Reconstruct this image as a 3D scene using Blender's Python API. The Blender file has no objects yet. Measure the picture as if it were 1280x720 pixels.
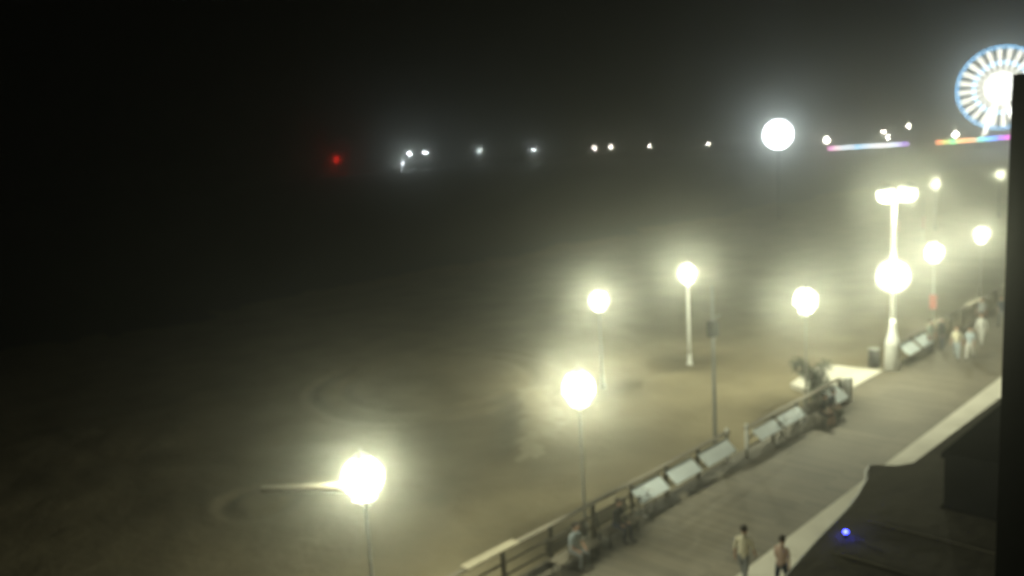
import bpy, bmesh, math, random
import numpy as np
from mathutils import Vector, Matrix, noise
random.seed(7)
S = bpy.context.scene
col = S.collection
PI = math.pi

# ------------------------------------------------------------------ materials
def new_mat(name):
    m = bpy.data.materials.new(name); m.use_nodes = True
    nt = m.node_tree
    return m, nt, nt.nodes, nt.links

def surf(name, c1, c2=None, scale=3.0, rough=0.7, metal=0.0, bump=0.0, bscale=None, detail=5, spec=0.3, streak=None):
    m, nt, N, L = new_mat(name)
    b = N['Principled BSDF']
    b.inputs['Roughness'].default_value = rough
    b.inputs['Metallic'].default_value = metal
    b.inputs['Specular IOR Level'].default_value = spec
    c2 = c2 or tuple(x * 0.7 for x in c1)
    tc = N.new('ShaderNodeTexCoord')
    mp = N.new('ShaderNodeMapping')
    L.new(tc.outputs['Object'], mp.inputs['Vector'])
    if streak: mp.inputs['Scale'].default_value = streak
    nz = N.new('ShaderNodeTexNoise'); nz.inputs['Scale'].default_value = scale; nz.inputs['Detail'].default_value = detail
    L.new(mp.outputs['Vector'], nz.inputs['Vector'])
    rp = N.new('ShaderNodeValToRGB')
    rp.color_ramp.elements[0].position = 0.3; rp.color_ramp.elements[0].color = (*c2, 1)
    rp.color_ramp.elements[1].position = 0.7; rp.color_ramp.elements[1].color = (*c1, 1)
    L.new(nz.outputs['Fac'], rp.inputs['Fac'])
    L.new(rp.outputs['Color'], b.inputs['Base Color'])
    if bump:
        n2 = N.new('ShaderNodeTexNoise'); n2.inputs['Scale'].default_value = bscale or scale * 4; n2.inputs['Detail'].default_value = 6
        L.new(mp.outputs['Vector'], n2.inputs['Vector'])
        bp = N.new('ShaderNodeBump'); bp.inputs['Strength'].default_value = bump; bp.inputs['Distance'].default_value = 0.05
        L.new(n2.outputs['Fac'], bp.inputs['Height']); L.new(bp.outputs['Normal'], b.inputs['Normal'])
    return m

def emit(name, color, strength):
    m, nt, N, L = new_mat(name)
    N.remove(N['Principled BSDF'])
    e = N.new('ShaderNodeEmission')
    e.inputs['Color'].default_value = (*color, 1); e.inputs['Strength'].default_value = strength
    L.new(e.outputs['Emission'], N['Material Output'].inputs['Surface'])
    return m

def glow(name, color, strength):
    """clear glowing globe: emits, and lets the bulb inside shine through"""
    m = emit(name, color, strength)
    N = m.node_tree.nodes; L = m.node_tree.links
    e = [n for n in N if n.type == 'EMISSION'][0]
    t = N.new('ShaderNodeBsdfTransparent'); ad = N.new('ShaderNodeAddShader')
    L.new(e.outputs[0], ad.inputs[0]); L.new(t.outputs[0], ad.inputs[1])
    L.new(ad.outputs[0], N['Material Output'].inputs['Surface'])
    m.cycles.emission_sampling = 'NONE'
    return m

def opal(name, share):
    """opal glass globe round a bulb: share of the surface scatters, the rest lets light straight out"""
    m, nt, N, L = new_mat(name)
    N.remove(N['Principled BSDF'])
    a = N.new('ShaderNodeBsdfTranslucent'); a.inputs['Color'].default_value = (0.95, 0.95, 0.94, 1)
    t = N.new('ShaderNodeBsdfTransparent'); mx = N.new('ShaderNodeMixShader'); mx.inputs[0].default_value = share
    L.new(t.outputs[0], mx.inputs[1]); L.new(a.outputs[0], mx.inputs[2])
    L.new(mx.outputs[0], N['Material Output'].inputs['Surface'])
    return m

def vinyl(name, c):
    m = surf(name, c, tuple(x * 0.85 for x in c), scale=2.2, rough=0.45)
    N = m.node_tree.nodes; L = m.node_tree.links
    t = N.new('ShaderNodeBsdfTranslucent'); t.inputs['Color'].default_value = (*c, 1)
    mx = N.new('ShaderNodeMixShader'); mx.inputs[0].default_value = 0.3
    L.new(N['Principled BSDF'].outputs[0], mx.inputs[1]); L.new(t.outputs[0], mx.inputs[2])
    L.new(mx.outputs[0], N['Material Output'].inputs['Surface'])
    return m

def plank_mat():
    m, nt, N, L = new_mat('boardwalk_planks')
    b = N['Principled BSDF']; b.inputs['Roughness'].default_value = 0.75
    tc = N.new('ShaderNodeTexCoord')
    sx = N.new('ShaderNodeSeparateXYZ'); L.new(tc.outputs['Object'], sx.inputs[0])
    dv = N.new('ShaderNodeMath'); dv.operation = 'DIVIDE'; dv.inputs[1].default_value = 0.14; L.new(sx.outputs['X'], dv.inputs[0])
    fl = N.new('ShaderNodeMath'); fl.operation = 'FLOOR'; L.new(dv.outputs[0], fl.inputs[0])
    fr = N.new('ShaderNodeMath'); fr.operation = 'FRACT'; L.new(dv.outputs[0], fr.inputs[0])
    ydv = N.new('ShaderNodeMath'); ydv.operation = 'DIVIDE'; ydv.inputs[1].default_value = 2.6; L.new(sx.outputs['Y'], ydv.inputs[0])
    yfl = N.new('ShaderNodeMath'); yfl.operation = 'FLOOR'; L.new(ydv.outputs[0], yfl.inputs[0])
    cb = N.new('ShaderNodeCombineXYZ'); L.new(fl.outputs[0], cb.inputs[0]); L.new(yfl.outputs[0], cb.inputs[1])
    wn = N.new('ShaderNodeTexWhiteNoise'); L.new(cb.outputs[0], wn.inputs['Vector'])
    nz = N.new('ShaderNodeTexNoise'); nz.inputs['Scale'].default_value = 0.35; nz.inputs['Detail'].default_value = 6
    L.new(tc.outputs['Object'], nz.inputs['Vector'])
    add = N.new('ShaderNodeMath'); add.operation = 'MULTIPLY_ADD'; add.inputs[1].default_value = 0.35
    L.new(wn.outputs['Value'], add.inputs[0]); L.new(nz.outputs['Fac'], add.inputs[2])
    rp = N.new('ShaderNodeValToRGB')
    rp.color_ramp.elements[0].position = 0.3; rp.color_ramp.elements[0].color = (0.06, 0.053, 0.038, 1)
    rp.color_ramp.elements[1].position = 0.95; rp.color_ramp.elements[1].color = (0.165, 0.144, 0.106, 1)
    L.new(add.outputs[0], rp.inputs['Fac'])
    gap = N.new('ShaderNodeMath'); gap.operation = 'GREATER_THAN'; gap.inputs[1].default_value = 0.07; L.new(fr.outputs[0], gap.inputs[0])
    mx = N.new('ShaderNodeMix'); mx.data_type = 'RGBA'
    mx.inputs['A'].default_value = (0.015, 0.013, 0.01, 1)
    L.new(gap.outputs[0], mx.inputs['Factor']); L.new(rp.outputs['Color'], mx.inputs['B'])
    L.new(mx.outputs['Result'], b.inputs['Base Color'])
    bp = N.new('ShaderNodeBump'); bp.inputs['Strength'].default_value = 0.4; bp.inputs['Distance'].default_value = 0.01
    L.new(gap.outputs[0], bp.inputs['Height']); L.new(bp.outputs['Normal'], b.inputs['Normal'])
    return m

WARM = (0.94, 0.955, 0.66)
COOL = (0.86, 0.97, 1.0)
M = dict(
    sand=surf('sand', (0.215, 0.185, 0.122), (0.142, 0.122, 0.08), scale=0.35, rough=0.95, bump=0.9, bscale=2.2, detail=8, spec=0.1),
    lit_sand=surf('lamplit_sand_tint', (0.275, 0.24, 0.165), (0.205, 0.18, 0.122), scale=1.2, rough=0.95, bump=0.9, bscale=2.2, detail=8, spec=0.1),  # sand made paler, with the lamplight put into its colour
    planks=plank_mat(),
    concrete=surf('concrete', (0.62, 0.60, 0.53), (0.50, 0.48, 0.42), scale=0.8, rough=0.85, bump=0.15),
    ground=surf('inland_ground', (0.06, 0.058, 0.052), scale=0.5, rough=0.9),
    white_paint=surf('white_paint', (0.78, 0.79, 0.78), (0.62, 0.63, 0.61), scale=4, rough=0.5),
    banner=vinyl('banner_vinyl', (0.80, 0.88, 0.93)),
    steel=surf('galvanised_steel', (0.46, 0.47, 0.46), (0.33, 0.34, 0.33), scale=6, rough=0.45, metal=0.4),
    greymetal=surf('grey_painted_metal', (0.34, 0.35, 0.34), (0.24, 0.25, 0.24), scale=5, rough=0.5),
    darkmetal=surf('dark_painted_metal', (0.045, 0.047, 0.048), scale=6, rough=0.45),
    wood=surf('weathered_wood', (0.19, 0.17, 0.135), (0.12, 0.105, 0.08), scale=3, rough=0.8, streak=(1, 8, 8)),
    palewood=surf('pale_wood', (0.40, 0.36, 0.27), (0.30, 0.27, 0.20), scale=3, rough=0.7, streak=(1, 8, 8)),
    darkwood=surf('dark_wood', (0.09, 0.07, 0.05), scale=3, rough=0.8),
    roof=surf('roof_membrane', (0.27, 0.25, 0.19), (0.19, 0.175, 0.14), scale=0.7, rough=0.9, bump=0.2),
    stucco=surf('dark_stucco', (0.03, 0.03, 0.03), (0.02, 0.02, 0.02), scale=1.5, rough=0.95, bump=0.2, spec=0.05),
    glass=surf('dark_glass', (0.012, 0.013, 0.015), scale=1, rough=0.15, spec=0.5),
    bark=surf('bark', (0.09, 0.07, 0.05), scale=8, rough=0.9),
    leaf=surf('leaves', (0.055, 0.085, 0.03), (0.03, 0.05, 0.018), scale=5, rough=0.6),
    leaf_dark=surf('dark_leaves', (0.03, 0.05, 0.02), (0.02, 0.035, 0.013), scale=5, rough=0.6),
    lamppole=surf('lamp_post_paint', (0.42, 0.42, 0.37), scale=6, rough=0.7),
    rubber=surf('rubber', (0.025, 0.025, 0.025), scale=5, rough=0.8),
    red=surf('red_paint', (0.45, 0.05, 0.03), scale=5, rough=0.55),
    redcloth=surf('red_cloth', (0.5, 0.06, 0.04), scale=5, rough=0.9),
    bluepaint=surf('blue_paint', (0.05, 0.09, 0.2), scale=5, rough=0.4),
    piles=surf('pile_timber', (0.07, 0.06, 0.05), scale=2, rough=0.9),
    lamp=opal('lamp_globe_glass', 0.04),
    beachlamp=opal('beach_lamp_globe_glass', 0.04),
    flood=opal('floodlight_lens_glass', 0.14),
    bigflood=glow('beach_floodlight_lens', COOL, 4),
    pierlamp=opal('pier_lamp_globe_glass', 0.95),
    piercool=opal('pier_end_lamp_globe_glass', 0.93),
    redlamp=opal('red_beacon_lens_glass', 0.9),
    blueled=glow('blue_indicator_lens', (0.04, 0.05, 1.0), 9),
    wheel_white=glow('wheel_white_bulbs', (1.0, 0.97, 0.80), 1.6),
    wheel_blue=glow('wheel_blue_bulbs', (0.20, 0.58, 1.0), 1.9),
    wheel_hub=glow('wheel_hub_bulbs', (1.0, 1.0, 0.93), 1.5),
)
def sea_mat():
    m, nt, N, L = new_mat('sea_water')
    b = N['Principled BSDF']
    b.inputs['Base Color'].default_value = (0.006, 0.009, 0.010, 1)
    b.inputs['Roughness'].default_value = 0.3; b.inputs['IOR'].default_value = 1.33
    tc = N.new('ShaderNodeTexCoord')
    sx = N.new('ShaderNodeSeparateXYZ'); L.new(tc.outputs['Object'], sx.inputs[0])
    mr = N.new('ShaderNodeMapRange')      # choppy inshore, slick calm water around the pier end
    mr.inputs['From Min'].default_value = 372; mr.inputs['From Max'].default_value = 398
    mr.inputs['To Min'].default_value = 0.6; mr.inputs['To Max'].default_value = 0.13
    L.new(sx.outputs['Y'], mr.inputs['Value']); L.new(mr.outputs['Result'], b.inputs['Roughness'])
    mp = N.new('ShaderNodeMapping'); mp.inputs['Scale'].default_value = (0.25, 0.6, 1)
    L.new(tc.outputs['Object'], mp.inputs['Vector'])
    nz = N.new('ShaderNodeTexNoise'); nz.inputs['Scale'].default_value = 0.5; nz.inputs['Detail'].default_value = 4
    L.new(mp.outputs['Vector'], nz.inputs['Vector'])
    bp = N.new('ShaderNodeBump'); bp.inputs['Strength'].default_value = 0.012; bp.inputs['Distance'].default_value = 0.3
    L.new(nz.outputs['Fac'], bp.inputs['Height']); L.new(bp.outputs['Normal'], b.inputs['Normal'])
    return m
M['sea'] = sea_mat()

# ------------------------------------------------------------------ mesh helpers
def add_box(bm, c, size, rot=None, bevel=0.0):
    r = bmesh.ops.create_cube(bm, size=1.0)
    vs = r['verts']
    for v in vs: v.co = Vector((v.co.x * size[0], v.co.y * size[1], v.co.z * size[2]))
    if bevel:
        es = list({e for v in vs for e in v.link_edges})
        rb = bmesh.ops.bevel(bm, geom=es, offset=bevel, segments=2, affect='EDGES')
        vs = list({v for f in rb['faces'] for v in f.verts} | {v for v in vs if v.is_valid})
    Mx = Matrix.Translation(Vector(c)) @ (rot.to_4x4() if rot is not None else Matrix.Identity(4))
    for v in vs: v.co = Mx @ v.co
    return vs

def add_tube(bm, pts, r, seg=8, cap=True):
    pts = [Vector(p) for p in pts]
    rs = r if isinstance(r, (list, tuple)) else [r] * len(pts)
    rings = []
    for i, p in enumerate(pts):
        t = (pts[min(i + 1, len(pts) - 1)] - pts[max(i - 1, 0)]).normalized()
        a = Vector((0, 0, 1)) if abs(t.z) < 0.9 else Vector((1, 0, 0))
        u = t.cross(a).normalized(); w = t.cross(u).normalized()
        rings.append([bm.verts.new(p + (u * math.cos(2 * PI * k / seg) + w * math.sin(2 * PI * k / seg)) * rs[i]) for k in range(seg)])
    for A, B in zip(rings, rings[1:]):
        for k in range(seg):
            bm.faces.new((A[k], A[(k + 1) % seg], B[(k + 1) % seg], B[k]))
    if cap:
        bm.faces.new(rings[0][::-1]); bm.faces.new(rings[-1])

def add_lathe(bm, prof, seg=14, c=(0, 0, 0)):
    rings = []
    for r, z in prof:
        rings.append([bm.verts.new((c[0] + r * math.cos(2 * PI * k / seg), c[1] + r * math.sin(2 * PI * k / seg), c[2] + z)) for k in range(seg)])
    for A, B in zip(rings, rings[1:]):
        for k in range(seg):
            bm.faces.new((A[k], A[(k + 1) % seg], B[(k + 1) % seg], B[k]))
    bm.faces.new(rings[0][::-1]); bm.faces.new(rings[-1])

def add_ball(bm, c, r, sub=2, sc=(1, 1, 1)):
    vs = bmesh.ops.create_icosphere(bm, subdivisions=sub, radius=r)['verts']
    for v in vs: v.co = Vector((v.co.x * sc[0], v.co.y * sc[1], v.co.z * sc[2])) + Vector(c)

def add_prism(bm, outline, z0, z1):
    lo = [bm.verts.new((x, y, z0)) for x, y in outline]; hi = [bm.verts.new((x, y, z1)) for x, y in outline]
    n = len(outline)
    bm.faces.new(hi); bm.faces.new(lo[::-1])
    for k in range(n): bm.faces.new((lo[k], lo[(k + 1) % n], hi[(k + 1) % n], hi[k]))

def obj(name, bm, mat, parent=None, smooth=False):
    me = bpy.data.meshes.new(name)
    bmesh.ops.recalc_face_normals(bm, faces=bm.faces)
    if smooth:
        for f in bm.faces: f.smooth = True
    bm.to_mesh(me); bm.free()
    for m in (mat if isinstance(mat, list) else [mat]): me.materials.append(m)
    o = bpy.data.objects.new(name, me); col.objects.link(o)
    if parent: o.parent = parent
    return o

def part(name, mat, parent, fn, smooth=False):
    bm = bmesh.new(); fn(bm)
    return obj(name, bm, mat, parent, smooth)

I_ROW, I_BEACH, I_TOP, I_FLOOD, I_WHEEL = 118, 108, 42, 60, 0   # W/sr
def bulb(loc, intensity, color=None, r=0.12, parent=None):
    d = bpy.data.lights.new('bulb', 'POINT'); d.energy = intensity * 4 * PI; d.color = color or WARM; d.shadow_soft_size = r
    o = bpy.data.objects.new('bulb', d); col.objects.link(o); o.location = loc
    if parent: o.parent = parent
    return o

def tag(o, label, cat, group=None, kind=None):
    o['label'] = label; o['category'] = cat
    if group: o['group'] = group
    if kind: o['kind'] = kind
    return o

def thing(name, label, cat, loc=(0, 0, 0), rz=0, group=None):
    o = bpy.data.objects.new(name, None); col.objects.link(o)
    o.location = loc; o.rotation_euler = (0, 0, rz); o.empty_display_size = 0.3
    return tag(o, label, cat, group)

def struct(name, bm, mat, smooth=False):
    o = obj(name, bm, mat, None, smooth); o['kind'] = 'structure'; return o

def dup(root, loc, rz, label, group=None):
    r = root.copy(); col.objects.link(r); r.location = loc; r.rotation_euler = (0, 0, rz); r['label'] = label
    if group: r['group'] = group
    for ch in list(root.children):
        c = ch.copy(); col.objects.link(c); c.parent = r
        for g in list(ch.children):
            q = g.copy(); col.objects.link(q); q.parent = c
    return r

# World frame: X runs along the boardwalk, Y towards the sea, Z up; boardwalk deck at z = 0
SEA_Z = -1.25
# ------------------------------------------------------------------ setting
def sand_h(x, y):
    z = -0.42
    if y > 45: z -= (y - 45) * 0.028
    n = noise.noise(Vector((x * 0.13, y * 0.13, 0))) * 0.12 + noise.noise(Vector((x * 0.45, y * 0.45, 3))) * 0.07
    n += noise.noise(Vector((x * 1.3, y * 1.3, 9))) * 0.035
    f = min(1, max(0, (y - 18.2) / 2.0)); z += n * f
    # heap of pushed up sand: steep on the sea side, gentle towards the boardwalk
    R = ((32.6, 32.6), (31.3, 31.3), (29.7, 29.2), (27.3, 27.0), (25.0, 24.9), (24.0, 24.1))
    H = (0.0, 0.22, 0.38, 0.42, 0.32, 0.0)
    best = 1e9
    for (a, b, ha, hb) in zip(R, R[1:], H, H[1:]):
        ax, ay = a; bx, by = b
        dx, dy = bx - ax, by - ay
        t = max(0, min(1, ((x - ax) * dx + (y - ay) * dy) / (dx * dx + dy * dy)))
        px, py = ax + dx * t, ay + dy * t
        q = math.hypot(x - px, y - py)
        if q < best:
            best = q; side = (dx * (y - py) - dy * (x - px)); hh = ha + (hb - ha) * t
    w = 0.8 if side < 0 else 1.5
    if best < 8: z += hh * math.exp(-(best / w) ** 1.6)
    # curved tyre ruts left by the beach tractor
    for cx, cy, r in ((30.5, 36.5, 5.2), (30.5, 36.5, 6.9), (15.5, 29.6, 1.3)):
        q = abs(math.hypot(x - cx, y - cy) - r)
        if q < 1.1: z += -0.15 * math.exp(-(q / 0.28) ** 2) + 0.06 * math.exp(-((q - 0.5) / 0.22) ** 2)
    # long raked bank
    z += 0.22 * math.exp(-((y - 25.6 + (x - 38) * 0.15) / 0.9) ** 2) * math.exp(-((x - 38) / 5.0) ** 2)
    return z

xs = np.concatenate([np.linspace(-90, 2, 20), np.arange(3, 62, 0.33), np.arange(62, 130, 1.4), np.linspace(132, 520, 60)])
ys = np.concatenate([np.array([17.16, 17.4, 17.8]), np.arange(18.2, 48, 0.33), np.arange(48, 100, 2.2)])
bm = bmesh.new()
V = [[bm.verts.new((x, y, sand_h(x, y))) for y in ys] for x in xs]
for i in range(len(xs) - 1):
    for j in range(len(ys) - 1):
        bm.faces.new((V[i][j], V[i + 1][j], V[i + 1][j + 1], V[i][j + 1]))
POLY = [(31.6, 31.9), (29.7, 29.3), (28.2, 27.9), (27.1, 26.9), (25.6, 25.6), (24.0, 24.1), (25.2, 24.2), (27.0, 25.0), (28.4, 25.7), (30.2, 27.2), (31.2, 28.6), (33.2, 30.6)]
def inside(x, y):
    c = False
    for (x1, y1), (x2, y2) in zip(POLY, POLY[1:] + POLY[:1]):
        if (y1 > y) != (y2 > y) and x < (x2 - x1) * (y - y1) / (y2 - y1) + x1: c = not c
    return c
for f in bm.faces:      # lamplight on the heap's near side, painted in as paler sand
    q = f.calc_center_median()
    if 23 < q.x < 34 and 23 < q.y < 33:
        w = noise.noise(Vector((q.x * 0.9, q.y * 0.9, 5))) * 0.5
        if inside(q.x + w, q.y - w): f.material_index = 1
struct('beach', bm, [M['sand'], M['lit_sand']], True)

bm = bmesh.new()
f = [bm.verts.new(p) for p in ((-2400, 60, SEA_Z), (2400, 60, SEA_Z), (2400, 2400, SEA_Z), (-2400, 2400, SEA_Z))]
bm.faces.new(f); struct('sea', bm, M['sea'])
bm = bmesh.new()
f = [bm.verts.new(p) for p in ((-2400, -2400, -0.55), (2400, -2400, -0.55), (2400, 17.14, -0.55), (-2400, 17.14, -0.55))]
bm.faces.new(f); struct('ground', bm, M['ground'])

bm = bmesh.new(); add_box(bm, (150, 14.62, -0.15), (420, 5.0, 0.3)); struct('boardwalk', bm, M['planks'])
bm = bmesh.new()
for k in range(60):
    add_box(bm, (-58 + k * 7.0, 7.6, -0.2), (6.98, 9.0, 0.64), bevel=0.015)
struct('pavement', bm, M['concrete'])
bm = bmesh.new()      # sloping concrete beach access
vs = [bm.verts.new(p) for p in ((37.7, 17.15, 0.0), (43.4, 17.15, 0.0), (43.9, 20.6, -0.22), (39.6, 20.2, -0.22))]
vl = [bm.verts.new((v.co.x, v.co.y, -0.9)) for v in vs]
bm.faces.new(vs)
for k in range(4): bm.faces.new((vs[k], vl[k], vl[(k + 1) % 4], vs[(k + 1) % 4]))
struct('path', bm, M['concrete'])

# ------------------------------------------------------------------ boardwalk lamps
def make_lamp(label, loc, H=4.8, r=0.52, mat='lamp', pole='lamppole', group='lamps standing along the railing', pr=0.032, power=I_ROW):
    t = thing('street_lamp', label, 'street lamp', loc, 0, group)
    part('base', M[pole], t, lambda b: add_lathe(b, [(0.17, 0), (0.17, 0.12), (0.12, 0.2), (0.10, 0.55), (0.07, 0.62)]), True)
    part('pole', M[pole], t, lambda b: add_tube(b, [(0, 0, 0.6), (0, 0, H - r - 0.05)], [pr + 0.02, pr]), True)
    part('collar', M[pole], t, lambda b: add_lathe(b, [(pr + 0.01, H - r - 0.2), (0.14, H - r - 0.14), (0.30, H - r - 0.03), (0.30, H - r + 0.0), (0.10, H - r + 0.02)]), True)
    part('globe', M[mat], t, lambda b: add_ball(b, (0, 0, H), r, 3), True)
    part('cap', M[pole], t, lambda b: add_lathe(b, [(0.20, H + r * 0.93), (0.16, H + r + 0.05), (0.04, H + r + 0.10), (0.02, H + r + 0.2)]), True)
    bulb((0, 0, H), power, None, 0.15, t)
    return t
ROW = 'lamps standing along the railing'
l1 = make_lamp('nearest boardwalk lamp, biggest glare, with an added bar for a light streak to its left', (11.59, 16.95, -0.3), 5.1, power=I_ROW * 0.78)
bm = bmesh.new(); a0 = Vector((-0.2, 0.2, 4.86)); a1 = Vector((-1.75, 1.72, 4.96))
add_tube(bm, [a0, a1], [0.13, 0.09], 10)
obj('streak_bar', bm, M['palewood'], l1)  # added bar in the shape of a pale lens streak, no real bracket
l2 = make_lamp('second nearest boardwalk lamp, above the sand heap and left of the unlit pole', (20.23, 17.42, -0.3), 5.1, power=I_ROW * 0.9)
l3 = make_lamp('round boardwalk lamp rising behind the dark shrub at the beach access', (36.28, 17.76, -0.35), 5.15)
l4 = make_lamp('boardwalk lamp with a small red sign low on its pole', (52.41, 17.86, -0.35), 5.15, power=I_ROW * 0.65)
part('sign', M['red'], l4, lambda b: add_box(b, (-0.09, -0.02, 2.25), (0.03, 0.42, 0.85), bevel=0.01))
l5 = make_lamp('farthest boardwalk lamp of the railing row, beside the dark building edge', (60.95, 17.91, -0.35), 5.15, r=0.46, power=I_ROW * 0.55)
BL = 'lamps standing out on the sand'
b1 = make_lamp('beach lamp on the sand with a thin faint pole, left of the two beach lamps', (34.48, 28.04, -0.42), 4.65, 0.48, 'beachlamp', 'greymetal', BL, 0.045, I_BEACH)
b2 = make_lamp('beach lamp on the sand with a bright white pole, just left of the unlit pole', (40.65, 26.75, -0.42), 5.2, 0.48, 'beachlamp', 'white_paint', BL, 0.07, I_BEACH)
b3 = make_lamp('distant beach lamp directly above the red flags', (104.2, 35.5, -0.4), 5.2, 0.55, 'beachlamp', 'darkmetal', BL, 0.055, I_BEACH * 0.3)
b4 = make_lamp('most distant beach lamp, just below the big wheel', (119.1, 33.1, -0.4), 5.2, 0.55, 'beachlamp', 'darkmetal', BL, 0.055, I_BEACH * 0.3)

# tall white pole with two floodlights and a globe half way up
t = thing('light_pole', 'tall white light pole with flared base, twin floodlights on top and a globe half way', 'light pole', (43.85, 16.86, 0))
part('base', M['white_paint'], t, lambda b: add_lathe(b, [(0.36, 0.0), (0.36, 1.35), (0.33, 1.5), (0.2, 1.95), (0.15, 2.3), (0.15, 2.6)]), True)
part('pole', M['white_paint'], t, lambda b: add_tube(b, [(0, 0, 2.58), (0, 0, 8.55)], [0.12, 0.11], 12), True)
dv = Vector((0.72, -0.69, 0)).normalized()
part('crossarm', M['white_paint'], t, lambda b: add_tube(b, [dv * -0.45 + Vector((0, 0, 8.5)), dv * 0.75 + Vector((0, 0, 8.5))], 0.06))
for q in (-0.42, 0.66):
    p = dv * q + Vector((0, 0, 8.82))
    h = part('floodlight', M['greymetal'], t, lambda b: add_lathe(b, [(0.42, 0.22), (0.45, 0.3), (0.20, 0.5), (0.08, 0.54)], 14, p + Vector((0, 0, -0.02))), True)
    part('lens', M['flood'], h, lambda b: add_ball(b, p + Vector((0, 0, -0.02)), 0.42, 2, (1, 1, 0.9)), True)
    bulb(p + Vector((0, 0, -0.02)), I_TOP, None, 0.15, t)
part('bracket', M['white_paint'], t, lambda b: add_tube(b, [(0, 0, 4.3), (-0.22, -0.1, 4.36), (-0.36, -0.14, 4.5)], 0.05))
part('globe', M['lamp'], t, lambda b: add_ball(b, (-0.40, -0.16, 4.85), 0.80, 3), True)
bulb((-0.40, -0.16, 4.85), I_ROW * 1.0, None, 0.15, t)

# unlit pole
t = thing('utility_pole', 'thin unlit grey pole with a boxy speaker at two thirds height', 'pole', (29.93, 18.57, -0.4))
part('pole', M['greymetal'], t, lambda b: add_tube(b, [(0, 0, 0), (0, 0, 6.8)], [0.085, 0.06], 10), True)
part('speaker_box', M['darkmetal'], t, lambda b: add_box(b, (0.0, 0.0, 5.05), (0.42, 0.36, 0.62), bevel=0.04))
part('bracket', M['greymetal'], t, lambda b: add_tube(b, [(0, -0.1, 5.5), (0.22, -0.22, 5.6)], 0.04))
part('base_plate', M['greymetal'], t, lambda b: add_box(b, (0, 0, 0.03), (0.4, 0.4, 0.06), bevel=0.01))

# ------------------------------------------------------------------ floodlight mast on the beach
t = thing('floodlight_mast', 'tall floodlight mast on the far beach, brightest light near the horizon', 'floodlight', (117.0, 61.3, -0.85))
part('pole', M['greymetal'], t, lambda b: add_tube(b, [(0, 0, 0), (0, 0, 12.9)], [0.16, 0.09], 10), True)
to = Vector((-117, -61.3, 0)).normalized(); sd = Vector((-to.y, to.x, 0))
rot = Matrix((sd, to, Vector((0, 0, 1)))).transposed()
for z in (11.0, 12.7): part('crossbar', M['greymetal'], t, lambda b: add_box(b, (0, 0, z), (3.0, 0.1, 0.1), rot))
M3 = rot.to_4x4() @ Matrix.Rotation(-PI / 2, 4, 'X')
c = to * 0.3 + Vector((0, 0, 11.85))
def head(b, prof):
    add_lathe(b, prof, 40)
    for v in b.verts: v.co = Matrix.Translation(c) @ M3 @ v.co
h = part('floodlight', M['darkmetal'], t, lambda b: head(b, [(0.6, -0.25), (1.7, 0.0), (2.08, 0.35), (2.02, 0.36)]), True)
part('lens', M['bigflood'], h, lambda b: head(b, [(1.0, 0.37), (2.0, 0.38), (1.85, 0.5), (1.0, 0.6)]), True)
ld = bpy.data.lights.new('floodlight_beam', 'SPOT'); ld.energy = I_FLOOD * 4 * PI; ld.color = COOL; ld.spot_size = math.radians(100); ld.spot_blend = 0.7; ld.shadow_soft_size = 0.5
lo = bpy.data.objects.new('floodlight_beam', ld); col.objects.link(lo); lo.parent = t; lo.location = to * 1.4 + Vector((0, 0, 11.85))
lo.rotation_euler = (to + Vector((0, 0, -0.12))).to_track_quat('-Z', 'Y').to_euler()

# ------------------------------------------------------------------ railings
def railing(label, x0, x1, y, step, panels, cap=None, mat='wood', endposts=(), H=1.08, low=False):
    t = thing('railing', label, 'railing', ((x0 + x1) / 2, y, 0), 0, 'railings along the seaward edge of the boardwalk')
    ox = (x0 + x1) / 2
    n = max(1, round((x1 - x0) / step))
    for k in range(n + 1):
        x = x0 + (x1 - x0) * k / n - ox
        w = (k == 0 and 'start' in endposts) or (k == n and 'end' in endposts)
        part('post', M['white_paint'] if w else M[mat], t, lambda b: add_box(b, (x, 0, (H + 0.12 * w) / 2 + (0.06 if w else 0)), (0.11, 0.11, H + 0.12 + 0.12 * w), bevel=0.012))
    for z in (0.3, 0.68) if not low else (0.55,):
        part('rail', M[mat], t, lambda b: add_box(b, (0, 0.09, z), (x1 - x0, 0.03, 0.08), bevel=0.008))
    part('top_rail', M[mat], t, lambda b: add_box(b, (0, 0.0, H + 0.085), (x1 - x0 + 0.2, 0.2, 0.045), bevel=0.01))
    for (a, b_, z0, z1) in panels:
        part('panel', M['banner'], t, lambda b: add_box(b, ((a + b_) / 2 - ox, -0.30, (z0 + z1) / 2 + 0.1), (b_ - a, 0.03, z1 - z0), Matrix.Rotation(math.radians(-52), 3, 'X'), bevel=0.006))
    for (a, b_) in cap or ():
        part('cap_board', M['palewood'], t, lambda b: add_box(b, ((a + b_) / 2 - ox, 0, H + 0.135), (b_ - a, 0.34, 0.05), bevel=0.01))
    return t
railing('near railing with three white banner panels ending at a tall white post', 8.0, 28.15, 16.95, 2.0,
        [(21.95, 23.55, 0.38, 1.02), (23.95, 25.55, 0.38, 1.02), (25.98, 27.95, 0.38, 1.02)], [(14.6, 16.6)], endposts=('end',))
railing('middle railing with long pale banners between two gaps, bicycles against it', 29.0, 37.1, 16.6, 2.02,
        [(29.2, 30.9, 0.5, 1.05), (31.1, 32.9, 0.5, 1.05), (35.45, 36.75, 0.25, 1.05)], endposts=('start',))
railing('far railing beyond the tall white light pole, with pale cap boards', 44.6, 92.0, 17.0, 2.1,
        [(44.9, 46.5, 0.3, 1.05), (46.9, 48.4, 0.3, 1.05)], [(49.2, 51.6), (55.6, 58.2), (62.4, 65.0), (69, 71.5)])
t = thing('gate_post', 'short white gate post with a dark board on its left at the beach access', 'post', (37.55, 16.5, 0))
part('post', M['white_paint'], t, lambda b: add_box(b, (0.1, -0.08, 0.56), (0.32, 0.3, 1.12), bevel=0.02))
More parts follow.
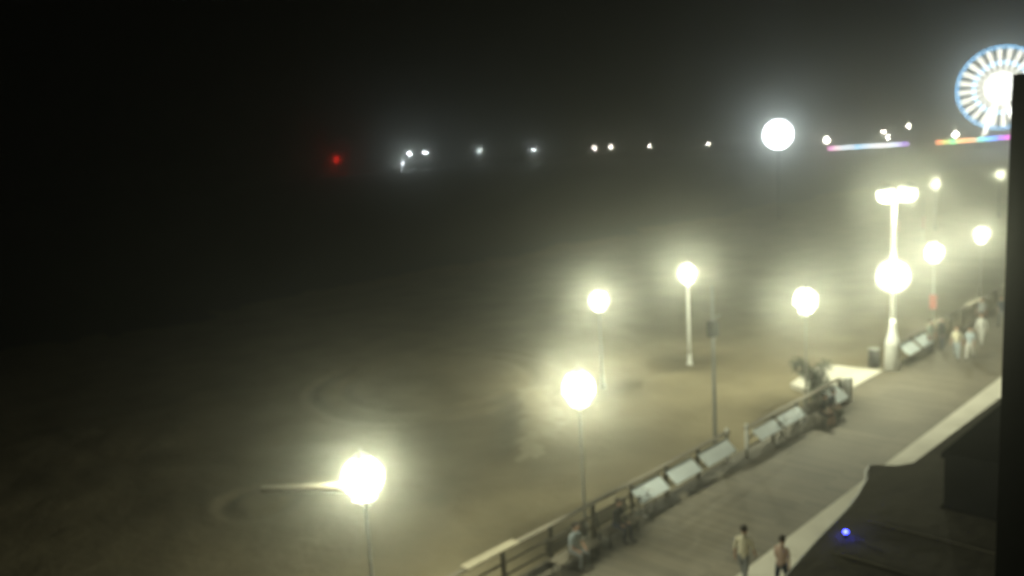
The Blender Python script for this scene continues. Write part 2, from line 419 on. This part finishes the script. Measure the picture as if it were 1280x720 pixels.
part('board', M['darkmetal'], t, lambda b: add_box(b, (-0.18, 0.16, 0.55), (0.22, 0.2, 0.95), bevel=0.02))

t = thing('litter_bin', 'dark litter barrel on the sand beside the white pole base', 'bin', (45.3, 18.35, -0.42))
part('barrel', M['darkmetal'], t, lambda b: add_lathe(b, [(0.27, 0), (0.29, 0.05), (0.29, 0.3), (0.305, 0.32), (0.29, 0.34), (0.29, 0.62), (0.305, 0.64), (0.29, 0.66), (0.29, 0.95)], 18), True)
part('rim', M['greymetal'], t, lambda b: add_lathe(b, [(0.29, 0.95), (0.32, 0.96), (0.32, 1.0), (0.26, 1.01)], 18), True)

# ------------------------------------------------------------------ shrub
t = thing('shrub', 'dark leafy shrub behind the white panel at the beach access', 'shrub', (37.2, 17.75, -0.42))
rng = random.Random(3)
def stems(b):
    for k in range(9):
        a = rng.uniform(0, 2 * PI); r = rng.uniform(0.2, 0.6)
        add_tube(b, [(0.05 * math.cos(a), 0.05 * math.sin(a), 0), (r * 0.5 * math.cos(a), r * 0.5 * math.sin(a), 0.8), (r * math.cos(a), r * math.sin(a), 1.7 + rng.uniform(-.3, .3))], [0.035, 0.025, 0.01], 5)
part('stem', M['bark'], t, stems)
def leaves(b):
    blobs = [((0.1, -0.1, 1.0), 0.62, 900), ((-0.05, 0.1, 1.55), 0.5, 500), ((-0.35, 0.62, 2.0), 0.42, 420), ((0.3, -0.35, 1.95), 0.36, 260), ((0.15, -0.2, 0.6), 0.55, 400)]
    for c, R, n in blobs:
        for _ in range(n):
            d = Vector((rng.gauss(0, 1), rng.gauss(0, 1), rng.gauss(0, 1))).normalized() * R * rng.uniform(0.35, 1.1)
            if noise.noise((Vector(c) + d) * 3.1) < -0.22: continue
            p = Vector(c) + d
            u = Vector((rng.gauss(0, 1), rng.gauss(0, 1), rng.gauss(0, 1))).normalized(); w = u.orthogonal().normalized()
            l, s = rng.uniform(0.06, 0.11), rng.uniform(0.025, 0.04)
            q = [b.verts.new(p - u * l), b.verts.new(p + w * s), b.verts.new(p + u * l), b.verts.new(p - w * s)]
            f = b.faces.new(q); f.material_index = rng.random() < 0.4
bm = bmesh.new(); leaves(bm); o = obj('foliage', bm, [M['leaf'], M['leaf_dark']], t)

# ------------------------------------------------------------------ people
SKIN = surf('skin', (0.42, 0.26, 0.18), (0.34, 0.2, 0.14), scale=6, rough=0.6)
HAIR = surf('hair', (0.03, 0.022, 0.016), scale=20, rough=0.7)
def cloth(name, c): return surf(name, c, tuple(x * 0.75 for x in c), scale=5, rough=0.9, bump=0.3)
def person(label, loc, rz, shirt, trousers, pose='stand', h=1.72, sleeves='short', legs='long', group=None, step=0.3, sway=1):
    k = h / 1.72
    vs, es, rad, mt = [], [], [], []      # material per edge: 0 skin 1 shirt 2 trousers 3 shoes
    def v(p, r): vs.append(Vector(p) * k); rad.append(r * k); return len(vs) - 1
    def e(a, b, m): es.append((a, b, m))
    seat = pose == 'sit'
    hz = 0.52 if seat else 0.93
    lean = 0.06 if not seat else 0.10
    pel = v((0, 0, hz), 0.135)
    bel = v((lean * 0.2, 0, hz + 0.16), 0.125)
    che = v((lean * 0.5, 0, hz + 0.36), 0.14)
    nb = v((lean * 0.8, 0, hz + 0.53), 0.062)
    e(pel, bel, 1); e(bel, che, 1); e(che, nb, 1)
    nk = v((lean, 0, hz + 0.6), 0.055); e(nb, nk, 0)
    hd = v((lean + 0.03, 0, hz + 0.69), 0.085); e(nk, hd, 0)
    hc = v((lean + 0.015, 0, hz + 0.755), 0.096); e(hd, hc, 0)
    ht = v((lean, 0, hz + 0.80), 0.06); e(hc, ht, 0)
    ns = v((lean + 0.128, 0, hz + 0.69), 0.014); e(hd, ns, 0)
    for s in (-1, 1):
        ea = v((lean, s * 0.1, hz + 0.70), 0.018); e(hd, ea, 0)
        # leg
        hip = v((0, s * 0.095, hz - 0.06), 0.098); e(pel, hip, 2)
        if seat:
            kn = (0.43, s * 0.13, hz - 0.04); an = (0.40 + 0.05 * s, s * 0.13, 0.09)
        else:
            a = step * s * sway if pose == 'walk' else 0.04 * s
            kn = (0.43 * math.sin(a) + 0.03, s * 0.1, hz - 0.06 - 0.42 * math.cos(a))
            a2 = a - (0.35 if (pose == 'walk' and a < 0) else 0.02)
            an = (kn[0] + 0.41 * math.sin(a2), s * 0.1, max(0.085, kn[2] - 0.41 * math.cos(a2)))
        md = tuple((x + y) / 2 for x, y in zip((0, s * 0.095, hz - 0.06), kn))
        mth = v(md, 0.083); e(hip, mth, 2)
        knv = v(kn, 0.06); e(mth, knv, 2)
        low = 2 if legs == 'long' else 0
        cf = v(tuple(x * 0.65 + y * 0.35 for x, y in zip(kn, an)) , 0.058); e(knv, cf, low)
        anv = v(an, 0.04); e(cf, anv, low)
        ft = v((an[0] + 0.09, an[1] + 0.01 * s, an[2] - 0.045), 0.042); e(anv, ft, 3)
        to_ = v((an[0] + 0.19, an[1] + 0.02 * s, an[2] - 0.055), 0.03); e(ft, to_, 3)
        # arm
        sh = v((lean * 0.6, s * 0.175, hz + 0.47), 0.062); e(che, sh, 1)
        if seat:
            el = (0.08, s * 0.25, hz + 0.22); wr = (0.29, s * 0.17, hz + 0.09)
        else:
            a = -step * s * sway * 0.8 if pose == 'walk' else 0.05
            el = (lean * 0.6 + 0.28 * math.sin(a), s * 0.235, hz + 0.47 - 0.28 * math.cos(a))
            a2 = a + 0.35
            wr = (el[0] + 0.25 * math.sin(a2), s * 0.235, el[2] - 0.25 * math.cos(a2))
        ua = v(tuple((x + y) / 2 for x, y in zip(vs[sh] / k, el)), 0.05); e(sh, ua, 1)
        elv = v(el, 0.041); e(ua, elv, 1)
        wrv = v(wr, 0.028); e(elv, wrv, 1 if sleeves == 'long' else 0)
        d = (Vector(wr) - Vector(el)).normalized(); sid = Vector((0, s, 0)); fwd = d.cross(sid).normalized()
        if fwd.x < 0: fwd = -fwd
        pm = v(Vector(wr) + d * 0.07, 0.034); e(wrv, pm, 0)
        for q, l in ((-0.03, 0.062), (-0.010, 0.078), (0.010, 0.085), (0.03, 0.075)):
            p1 = Vector(wr) + d * 0.105 + fwd * q
            f1 = v(p1, 0.0095); e(pm, f1, 0)
            f2 = v(p1 + d * l * 0.5 - sid * 0.006, 0.009); e(f1, f2, 0)
            f3 = v(p1 + d * l * 0.92 - sid * 0.026, 0.0075); e(f2, f3, 0)
        t1 = v(Vector(wr) + d * 0.05 + fwd * 0.048, 0.011); e(pm, t1, 0)
        t2 = v(Vector(wr) + d * 0.09 + fwd * 0.062 - sid * 0.012, 0.009); e(t1, t2, 0)
    me = bpy.data.meshes.new('tmp_skeleton')
    me.from_pydata([tuple(p) for p in vs], [(a, b) for a, b, _ in es], [])
    o = bpy.data.objects.new('tmp_skeleton', me); col.objects.link(o)
    md = o.modifiers.new('Skin', 'SKIN'); md.use_smooth_shade = True
    sv = me.skin_vertices[0].data
    for i, r in enumerate(rad): sv[i].radius = (r, r); sv[i].use_root = (i == 0)
    for i in (bel, che): sv[i].radius = (rad[i] * 0.85, rad[i] * 1.2)
    sv[pel].radius = (rad[pel] * 0.9, rad[pel] * 1.15)
    sb = o.modifiers.new('Subdivision', 'SUBSURF'); sb.levels = 1; sb.render_levels = 1
    dg = bpy.context.evaluated_depsgraph_get()
    body = bpy.data.meshes.new_from_object(o.evaluated_get(dg))
    bpy.data.objects.remove(o); bpy.data.meshes.remove(me)
    body.name = 'person'; body.materials.clear()
    for m in (SKIN, shirt, trousers, M['rubber']): body.materials.append(m)
    A = np.array([vs[a][:] for a, b, _ in es]); B = np.array([vs[b][:] for a, b, _ in es]); RA = np.array([(rad[a] + rad[b]) / 2 for a, b, _ in es])
    D = B - A; DD = (D * D).sum(1) + 1e-9
    for p in body.polygons:
        c = np.array(p.center[:]); tt = np.clip(((c - A) * D).sum(1) / DD, 0, 1)
        q = np.linalg.norm(A + D * tt[:, None] - c, axis=1) - RA
        p.material_index = es[int(q.argmin())][2]; p.use_smooth = True
    # eyes and mouth set into the same mesh
    bm = bmesh.new(); bm.from_mesh(body)
    nf = len(bm.faces)
    for s in (-1, 1): add_ball(bm, ((lean + 0.10) * k, s * 0.034 * k, (hz + 0.725) * k), 0.012 * k, 1)
    add_box(bm, ((lean + 0.108) * k, 0, (hz + 0.645) * k), (0.012 * k, 0.045 * k, 0.009 * k))
    bm.faces.ensure_lookup_table()
    for f in bm.faces[nf:]: f.material_index = 3
    bm.to_mesh(body); bm.free()
    r = bpy.data.objects.new('person', body); col.objects.link(r)
    r.location = loc; r.rotation_euler = (0, 0, rz); tag(r, label, 'person', group)
    def hairfn(b):
        add_ball(b, ((lean - 0.012) * k, 0, (hz + 0.762) * k), 0.115 * k, 2, (0.98, 0.92, 1.0))
        bmesh.ops.bisect_plane(b, geom=b.verts[:] + b.edges[:] + b.faces[:], plane_co=((lean + 0.03) * k, 0, (hz + 0.735) * k), plane_no=(0.75, 0, -0.66), clear_outer=True)
        bmesh.ops.holes_fill(b, edges=[e for e in b.edges if e.is_boundary])
    part('hair', HAIR, r, hairfn, True)
    return r
cl = {n: cloth('cloth_' + n, c) for n, c in dict(white=(0.72, 0.72, 0.70), cream=(0.62, 0.58, 0.45), pale_blue=(0.45, 0.52, 0.58), black=(0.025, 0.025, 0.028),
      navy=(0.03, 0.04, 0.07), tan=(0.38, 0.29, 0.19), olive=(0.10, 0.12, 0.08), grey=(0.22, 0.23, 0.24), pink=(0.44, 0.32, 0.27), green_grey=(0.3, 0.36, 0.32)).items()}
WALK = 'people out walking on the boardwalk'
person('person in cream shirt and dark grey trousers walking at the bottom of the view', (20.25, 11.75, 0), 0.15, cl['cream'], cl['grey'], 'walk', group=WALK)
person('person in pinkish top and dark shorts walking closest to the dark roof', (20.5, 10.75, 0), 0.05, cl['pink'], cl['navy'], 'walk', h=1.62, legs='short', group=WALK, sway=-1)
person('person in dark clothes standing by the far railing', (49.05, 16.2, 0), 2.6, cl['black'], cl['navy'], 'stand', sleeves='long', group=WALK)
person('person in cream top and pale trousers strolling in the far group', (47.4, 14.95, 0), 3.3, cl['cream'], cl['pale_blue'], 'walk', group=WALK)
person('person in pale blue top walking at the right of the pale pair', (47.7, 14.4, 0), 3.2, cl['pale_blue'], cl['white'], 'walk', group=WALK, sway=-1, h=1.66)
person('person dressed all in white walking alone by the dark building edge', (50.86, 14.8, 0), 3.1, cl['white'], cl['white'], 'walk', group=WALK, h=1.78, sleeves='long')
person('person in green-grey shirt standing against the far railing', (48.1, 16.55, 0), -1.8, cl['green_grey'], cl['grey'], 'stand', group=WALK)
person('person in grey among the darker walkers farther down the boardwalk', (55.3, 16.1, 0), 3.0, cl['grey'], cl['black'], 'walk', group=WALK)
person('person in olive shirt farthest down the boardwalk', (58.4, 15.7, 0), 0.2, cl['olive'], cl['black'], 'walk', group=WALK)
person('person in navy walking beside the grey one beyond the pale group', (56.3, 15.3, 0), 3.1, cl['navy'], cl['grey'], 'walk', group=WALK, sway=-1)

# ------------------------------------------------------------------ benches with sitters
def bench(label, loc, rz, L=1.8):
    t = thing('bench', label, 'bench', loc, rz, 'wooden benches against the railing')
    part('seat', M['wood'], t, lambda b: [add_box(b, (0.02 + 0.13 * q, 0, 0.44), (0.11, L, 0.04), bevel=0.006) for q in range(4)])
    part('backrest', M['wood'], t, lambda b: [add_box(b, (-0.09 - 0.03 * q, 0, 0.6 + 0.15 * q), (0.035, L, 0.12), bevel=0.006) for q in range(3)])
    for s in (-1, 1):
        part('leg', M['darkmetal'], t, lambda b: (add_tube(b, [(0.4, s * L * 0.42, 0), (0.4, s * L * 0.42, 0.41), (0.0, s * L * 0.42, 0.41), (-0.17, s * L * 0.42, 1.0)], 0.025, 6), add_tube(b, [(0.0, s * L * 0.42, 0), (0.0, s * L * 0.42, 0.41)], 0.025, 6)))
    return t
R90 = -PI / 2
bench('bench near the bottom of the view with a pale-shirted sitter', (18.35, 16.45, 0), R90, 1.9)
bench('bench with a dark-clothed sitter, left of the nearest white banner', (20.55, 16.5, 0), R90, 1.7)
bench('bench by the white panel next to the shrub, with two dark sitters', (34.5, 16.15, 0), R90, 1.9)
SIT = 'people sitting on benches by the railing'
person('person in pale blue shirt sitting on the nearest bench', (18.3, 16.25, 0), R90, cl['pale_blue'], cl['grey'], 'sit', group=SIT)
person('person in black sitting left of the nearest white banner', (20.45, 16.3, 0), R90, cl['black'], cl['navy'], 'sit', group=SIT, sleeves='long')
person('person in black with bare legs on the bench near the shrub', (34.05, 15.95, 0), R90, cl['black'], cl['black'], 'sit', group=SIT, legs='short')
person('person in navy sitting beside the white panel near the shrub', (34.85, 15.95, 0), R90, cl['navy'], cl['olive'], 'sit', group=SIT)

# ------------------------------------------------------------------ bicycles
def bicycle(label, loc, rz, paint):
    t = thing('bicycle', label, 'bicycle', loc, rz, 'bicycles leaning by the railing')
    for x in (-0.52, 0.52):
        w = part('wheel', M['steel'], t, lambda b: ([add_tube(b, [(x, 0, 0.34), (x + 0.32 * math.cos(a), 0, 0.34 + 0.32 * math.sin(a))], 0.003, 4) for a in np.linspace(0, 2 * PI, 14)[:-1]],
             add_tube(b, [(x, -0.04, 0.34), (x, 0.04, 0.34)], 0.025, 8)))
        part('tyre', M['rubber'], w, lambda b: add_tube(b, [(x + 0.33 * math.cos(a), 0, 0.34 + 0.33 * math.sin(a)) for a in np.linspace(0, 2 * PI, 25)], 0.022, 6))
    part('frame', paint, t, lambda b: [add_tube(b, p, 0.018, 6) for p in ([(-0.52, 0, 0.34), (-0.1, 0, 0.3)], [(-0.1, 0, 0.3), (-0.22, 0, 0.82)], [(-0.1, 0, 0.3), (0.36, 0, 0.72)], [(-0.2, 0, 0.74), (0.35, 0, 0.8)],
          [(-0.52, 0, 0.34), (-0.2, 0, 0.74)], [(0.52, 0, 0.34), (0.38, 0, 0.68), (0.32, 0, 0.95)])])
    part('handlebar', M['steel'], t, lambda b: add_tube(b, [(0.18, -0.3, 1.0), (0.3, -0.2, 0.98), (0.33, 0, 0.96), (0.3, 0.2, 0.98), (0.18, 0.3, 1.0)], 0.014, 6))
    part('saddle', M['rubber'], t, lambda b: add_ball(b, (-0.24, 0, 0.87), 0.12, 2, (1.1, 0.65, 0.35)), True)
    part('crank', M['steel'], t, lambda b: (add_tube(b, [(-0.1, -0.03, 0.3), (-0.1, 0.03, 0.3)], 0.09, 12), add_box(b, (-0.04, -0.1, 0.18), (0.1, 0.09, 0.025)), add_tube(b, [(-0.1, -0.05, 0.3), (-0.04, -0.06, 0.18)], 0.012, 5)))
    return t
bicycle('dark bicycle parked against the middle railing nearest the gap', (31.2, 16.25, 0), 0.06, M['darkmetal'])
bicycle('blue bicycle parked against the middle railing beside the sitters', (32.7, 16.2, 0), PI + 0.05, M['bluepaint'])
bicycle('bicycle parked just left of the three white banners', (22.05, 16.45, 0), 0.1, M['darkmetal'])

# ------------------------------------------------------------------ red flags far down the beach
for k, (x, y, lab) in enumerate(((92.0, 35.0, 'left red flag on a dark pole under the distant beach lamps'), (96.0, 33.9, 'right red flag on a dark pole under the distant beach lamps'))):
    t = thing('beach_flag', lab, 'flag', (x, y, -0.45), 0.3, 'red flags far down the beach')
    part('pole', M['darkmetal'], t, lambda b: add_tube(b, [(0, 0, 0), (0, 0, 4.2)], 0.05, 8))
    def fl(b):
        g = [[b.verts.new((0.05 + 0.16 * i, 0.10 * math.sin(i * 1.1 + j), 1.3 + 0.3 * j - 0.03 * i)) for j in range(5)] for i in range(8)]
        for i in range(7):
            for j in range(4): b.faces.new((g[i][j], g[i + 1][j], g[i + 1][j + 1], g[i][j + 1]))
    o = part('flag', M['redcloth'], t, fl, True)
    sm = o.modifiers.new('thickness', 'SOLIDIFY'); sm.thickness = 0.01

# ------------------------------------------------------------------ buildings on the right
t = thing('shop_building', 'low shop building with a flat dark roof at the bottom right', 'building', (14, 4, 0))
EDGE = [(7.9, 3.86), (7.5, 4.1), (7.2, 4.62), (6.85, 4.55), (6.3, 4.32), (5.3, 4.1), (4.3, 3.95), (3.0, 3.85), (0.8, 3.6)]
def shop(b): add_prism(b, [(-16, -9), (5.5, -9), (5.5, 2.4), (16.2, 2.4), (16.2, 3.5)] + [(x - 0.05, y - 0.25) for x, y in EDGE] + [(-16, 2.2)], 0.12, 3.82)
part('wall', M['roof'], t, shop)
def roofslab(b): add_prism(b, [(-16.2, -9.2), (5.55, -9.2), (5.55, 2.45), (16.25, 2.45), (16.25, 3.72)] + EDGE + [(-16.2, 2.4)], 3.823, 3.95)
part('roof', M['roof'], t, roofslab)
part('gutter', M['greymetal'], t, lambda b: add_tube(b, [(x + 0.02, y + 0.06, 3.86) for x, y in EDGE[1:]], 0.06, 8))
part('roof_seam', M['roof'], t, lambda b: [add_box(b, (x, 0.6, 3.965), (0.04, 5.6, 0.03)) for x in (-3.2, -1.4, 0.4, 2.2, 4.0)])
part('roof_vent', M['darkmetal'], t, lambda b: add_box(b, (2.0, -2.0, 4.15), (0.9, 0.9, 0.4), bevel=0.03))
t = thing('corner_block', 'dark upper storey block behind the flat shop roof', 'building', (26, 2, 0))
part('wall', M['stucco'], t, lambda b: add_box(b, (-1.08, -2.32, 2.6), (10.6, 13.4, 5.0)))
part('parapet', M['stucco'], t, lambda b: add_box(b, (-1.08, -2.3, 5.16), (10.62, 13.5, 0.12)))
t = thing('roof_light', 'small blue light glowing on the flat shop roof', 'light', (17.0, 7.45, 3.95))
part('housing', M['darkmetal'], t, lambda b: add_lathe(b, [(0.06, 0), (0.06, 0.05), (0.045, 0.08)], 12))
part('lens', M['blueled'], t, lambda b: add_ball(b, (0, 0, 0.1), 0.05, 2))
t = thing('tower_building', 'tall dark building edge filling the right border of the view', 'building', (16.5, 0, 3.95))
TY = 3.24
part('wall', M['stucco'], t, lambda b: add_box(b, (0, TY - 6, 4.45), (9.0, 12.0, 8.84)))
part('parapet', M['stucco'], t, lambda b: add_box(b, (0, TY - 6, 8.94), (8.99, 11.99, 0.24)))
for z in (3.0, 6.4):
    for y in (-1.2, -4.2, -7.2):
        w = part('window', M['darkmetal'], t, lambda b: add_box(b, (-4.52, y, z), (0.1, 1.5, 1.7)))
        part('pane', M['glass'], w, lambda b: add_box(b, (-4.575, y, z), (0.02, 1.34, 1.54)))

# ------------------------------------------------------------------ pier
PX = 347.0
t = thing('pier', 'long low pier on timber piles running out into the dark sea', 'pier', (PX + 8, 230, 1.3))
part('deck', M['wood'], t, lambda b: (add_box(b, (0, -10, -0.2), (15, 400, 0.4)), add_box(b, (2, 198, -0.2), (26, 18, 0.4))))
for k in range(45):
    y = -150 + k * 8
    for x in (-6.5, 6.5):
        part('pile', M['piles'], t, lambda b: add_tube(b, [(x, y, -6.0), (x, y, -0.39)], 0.25, 8))
part('railing', M['darkwood'], t, lambda b: ([add_box(b, (-7.4, -10, z), (0.08, 400, 0.1)) for z in (0.55, 1.05)], [add_box(b, (-7.4, -208 + q * 4, 0.5), (0.12, 0.12, 1.0)) for q in range(100)]))
# small shelter at the pier end
t = thing('pavilion', 'dark open shelter under the lights at the seaward pier end', 'shelter', (PX + 9, 424, 1.3))
part('roof', M['darkwood'], t, lambda b: add_prism(b, [(-4, -5), (4, -5), (4, 5), (-4, 5)], 3.0, 3.25))
for sx in (-3.6, 3.6):
    for sy in (-4.6, 4.6):
        part('post', M['darkwood'], t, lambda b: add_box(b, (sx, sy, 1.5), (0.25, 0.25, 3.0)))

PG = 'lamps along the pier'
def pier_lamp(y, z, label, mat='pierlamp', r=0.34, x=PX + 0.9, group=PG, base=1.3):
    r *= 1.9 if mat == 'piercool' else 1.6
    t = thing('pier_lamp', label, 'lamp', (x, y, base), 0, group)
    part('pole', M['darkmetal'], t, lambda b: add_tube(b, [(0, 0, 0), (0, 0, z - base - r * 0.8)], 0.07, 8))
    part('globe', M[mat], t, lambda b: add_ball(b, (0, 0, z - base), r, 2), True)
    cool = mat == 'piercool'
    bulb((0, 0, z - base), (900 if cool else 380) * (r / 0.51) ** 2, COOL if cool else (1.0, 0.96, 0.82), 0.1, t)
    return t
pier_lamp(427.3, 7.4, 'biggest white lamp of the cluster at the pier end', 'piercool', 0.5)
pier_lamp(412.1, 7.4, 'white lamp right of the biggest one at the pier end', 'piercool', 0.36)
pier_lamp(430.4, 2.4, 'low white lamp beneath the biggest one at the pier end', 'piercool', 0.44, x=PX - 2.2)
pier_lamp(365.2, 7.3, 'lone white pier lamp nearest the pier end cluster', 'piercool', 0.32)
pier_lamp(323.3, 6.0, 'lone pier lamp second from the pier end cluster', 'piercool', 0.32)
pier_lamp(281.7, 5.8, 'left lamp of the close pair half way along the pier')
pier_lamp(271.2, 5.9, 'right lamp of the close pair half way along the pier')
pier_lamp(248.2, 5.4, 'single pier lamp just right of the close pair', r=0.3)
pier_lamp(216.0, 4.9, 'single pier lamp just left of the bright beach floodlight', r=0.3)
pier_lamp(161.0, 4.6, 'bright pier lamp at the left end of the coloured light strip', r=0.65)
pier_lamp(136.4, 4.7, 'low lamp above the coloured strip, under the taller one', r=0.36)
pier_lamp(138.2, 6.7, 'taller lamp close above the low one over the coloured strip', r=0.28)
pier_lamp(128.9, 8.4, 'highest pier lamp between the strips and the wheel', r=0.26)
pier_lamp(112.1, 4.7, 'pier lamp at the lower left foot of the wheel', r=0.55)

t = thing('beacon', 'red navigation beacon alone on the water beyond the pier end', 'beacon', (PX, 503.4, SEA_Z))
part('pile', M['piles'], t, lambda b: add_tube(b, [(0, 0, -3), (0, 0, 6.2)], [0.35, 0.25], 10))
part('lantern', M['redlamp'], t, lambda b: add_ball(b, (0, 0, 6.7), 0.5, 2))
bulb((0, 0, 6.7), 1000, (1.0, 0.02, 0.01), 0.1, t)
part('cap', M['darkmetal'], t, lambda b: add_lathe(b, [(0.4, 7.3), (0.3, 7.4), (0.05, 7.5)], 12))

def strip(label, y0, y1, z0, z1, cols):
    t = thing('light_strip', label, 'light strip', (PX + 0.3, (y0 + y1) / 2, 1.3), 0, 'coloured light strips on the pier edge')
    n = len(cols); oy = (y0 + y1) / 2
    part('backing', M['darkmetal'], t, lambda b: add_prism(b, [(0.0, y0 - oy), (0.2, y0 - oy), (0.2, y1 - oy), (0.0, y1 - oy)], min(z0, z1) - 1.9, max(z0, z1) - 0.3))
    for k, c in enumerate(cols):
        ya = y0 + (y1 - y0) * k / n; yb = y0 + (y1 - y0) * (k + 1) / n
        za = z0 + (z1 - z0) * (k + 0.5) / n
        key = 'strip_' + '_'.join('%02d' % int(x * 10) for x in c)
        if key not in M: M[key] = glow('strip_bulbs', c, 4)
        part('light_segment', M[key], t, lambda b: add_box(b, (-0.03, (ya + yb) / 2 - oy, za - 1.3), (0.06, abs(yb - ya) - 0.02, 0.85)))
strip('left coloured light strip, mostly white with pink and blue', 160, 128.5, 1.2, 1.9,
      [(1, .35, .75), (1, .8, .8), (.75, .9, 1), (.9, .95, 1), (.3, .65, 1), (.6, .8, 1), (.9, .9, 1), (1, 1, 1), (1, .95, .95), (.85, .95, 1), (.7, .7, 1), (.35, .15, .7)])
strip('right coloured light strip under the wheel, orange to magenta', 118.4, 93, 1.9, 2.9,
      [(1, .3, .12), (.5, .6, .15), (.15, .75, .3), (.9, .5, .2), (1, .4, .15), (1, .5, .25), (.2, .8, .6), (.15, .5, 1), (.1, .3, 1), (.5, .15, 1), (1, .1, .8)])

# ------------------------------------------------------------------ big wheel
WC = Vector((PX + 6, 98.6, 20.3)); WR = 14.2
t = thing('ferris_wheel', 'big wheel lit white and blue at the landward end of the pier', 'ferris wheel', (WC.x, WC.y, 1.3))
t.rotation_euler = (0, 0, 0)
face = Vector((-WC.x, -WC.y, 0)).normalized()       # wheel faces along the shore road, nearly towards the view
uu = Vector((-face.y, face.x, 0)); vv = Vector((0, 0, 1)); cz = Vector((0, 0, WC.z - 1.3))
def P(r, a, off=0): return cz + (uu * math.cos(a) + vv * math.sin(a)) * r + face * off
def ring(b, r, w, off):
    add_tube(b, [P(r, a, off) for a in np.linspace(0, 2 * PI, 73)], w, 6)
part('rim', M['wheel_blue'], t, lambda b: ring(b, WR, 0.36, 0))
part('inner_ring', M['wheel_blue'], t, lambda b: ring(b, WR * 0.62, 0.42, 0.0))
for k in range(24):
    a = 2 * PI * (k + 0.3) / 24
    def sp(b):
        da = 0.018; w0, w1 = 0.26, 0.78
        q = []
        for r, w in ((WR * 0.34, w0), (WR * 0.95, w1)):
            tn = (-uu * math.sin(a) + vv * math.cos(a))
            for sgn in (-1, 1):
                for off in (0.15, 0.45): q.append(b.verts.new(P(r, a, off) + tn * sgn * w))
        for idx in ((0, 1, 3, 2), (4, 6, 7, 5), (0, 4, 5, 1), (2, 3, 7, 6), (1, 5, 7, 3), (0, 2, 6, 4)): b.faces.new([q[i] for i in idx])
    part('spoke', M['wheel_white'], t, sp)
part('hub', M['wheel_hub'], t, lambda b: [add_tube(b, [P(0, 0, -1.0), P(0, 0, 1.2)], WR * 0.38, 28)])
for sgn in (-1, 1):
    for off in (-1.8, 1.8):
        part('support_leg', M['wheel_white'] if off > 0 else M['greymetal'], t, lambda b: add_tube(b, [P(0, 0, off), uu * sgn * WR * 0.42 + face * off * 1.6], [0.5, 0.8], 8))
part('base', M['greymetal'], t, lambda b: add_box(b, uu * 0 + Vector((0, 0, 0.4)), (4, 15, 0.8)))

# ------------------------------------------------------------------ haze (volume added to give the lens glow round the lamps)
bm = bmesh.new(); add_box(bm, (0, 0, 20), (5000, 5000, 60))
hz = obj('haze', bm, None); hz.data.materials.clear()
m, nt, N, L = new_mat('lens_glow_haze')
N.remove(N['Principled BSDF'])
pv = N.new('ShaderNodeVolumePrincipled')
pv.inputs['Color'].default_value = (0.93, 0.96, 0.90, 1)
pv.inputs['Density'].default_value = 0.0038
pv.inputs['Anisotropy'].default_value = 0.938
L.new(pv.outputs['Volume'], N['Material Output'].inputs['Volume'])
m.cycles.volume_sampling = 'EQUIANGULAR'
hz.data.materials.append(m); hz['kind'] = 'stuff'; hz['label'] = 'pale haze added for the lens glow around the lamps'; hz['category'] = 'haze'

# ------------------------------------------------------------------ sky
w = bpy.data.worlds.new('World'); S.world = w; w.use_nodes = True
N = w.node_tree.nodes; L = w.node_tree.links
sky = N.new('ShaderNodeTexSky'); sky.sky_type = 'NISHITA'; sky.sun_disc = False
sky.sun_elevation = math.radians(-6); sky.sun_rotation = math.radians(120)
L.new(sky.outputs['Color'], N['Background'].inputs['Color']); N['Background'].inputs['Strength'].default_value = 0.004

# ------------------------------------------------------------------ camera
F, Y0, ROLL, CH = 1100.0, 174.0, 0.06, 12.6
p = math.atan((360 - Y0) / F); a = math.radians(44.8)
# local frame (right, forward, up) -> world (along, seaward, up)
rt = Vector((math.cos(a), -math.sin(a), 0)); fw = Vector((math.sin(a), math.cos(a), 0)); rt = Vector((0.7096, -0.7046, 0)); fw = Vector((0.7046, 0.7096, 0))
rt = Vector((math.sin(a), -math.cos(a), 0)); fw = Vector((math.cos(a), math.sin(a), 0))
look = fw * math.cos(p) + Vector((0, 0, -math.sin(p)))
up = rt.cross(look)
c, s = math.cos(ROLL), math.sin(ROLL)
R2 = rt * c - up * s; U2 = rt * s + up * c
cd = bpy.data.cameras.new('camera'); cam = bpy.data.objects.new('camera', cd); col.objects.link(cam)
mw = Matrix((R2, U2, -look)).transposed().to_4x4(); mw.translation = Vector((0, 0, CH))
cam.matrix_world = mw
cd.sensor_width = 36; cd.lens = 36 * F / 1280
cd.clip_end = 6000; cd.clip_start = 0.1
cd.dof.use_dof = True; cd.dof.focus_distance = 3.0
# aperture diameter A = 4.5 px blur at infinity
A = 7.0 * 3.0 / F
cd.dof.aperture_fstop = (cd.lens / 1000) / A
S.camera = cam

S.view_settings.view_transform = 'Standard'; S.view_settings.look = 'None'
S.view_settings.exposure = 0.4; S.view_settings.gamma = 1
cy = S.cycles
cy.volume_bounces = 0; cy.max_bounces = 4; cy.diffuse_bounces = 2; cy.glossy_bounces = 2
cy.use_denoising = True; cy.use_adaptive_sampling = False
cy.sample_clamp_indirect = 2; cy.sample_clamp_direct = 150
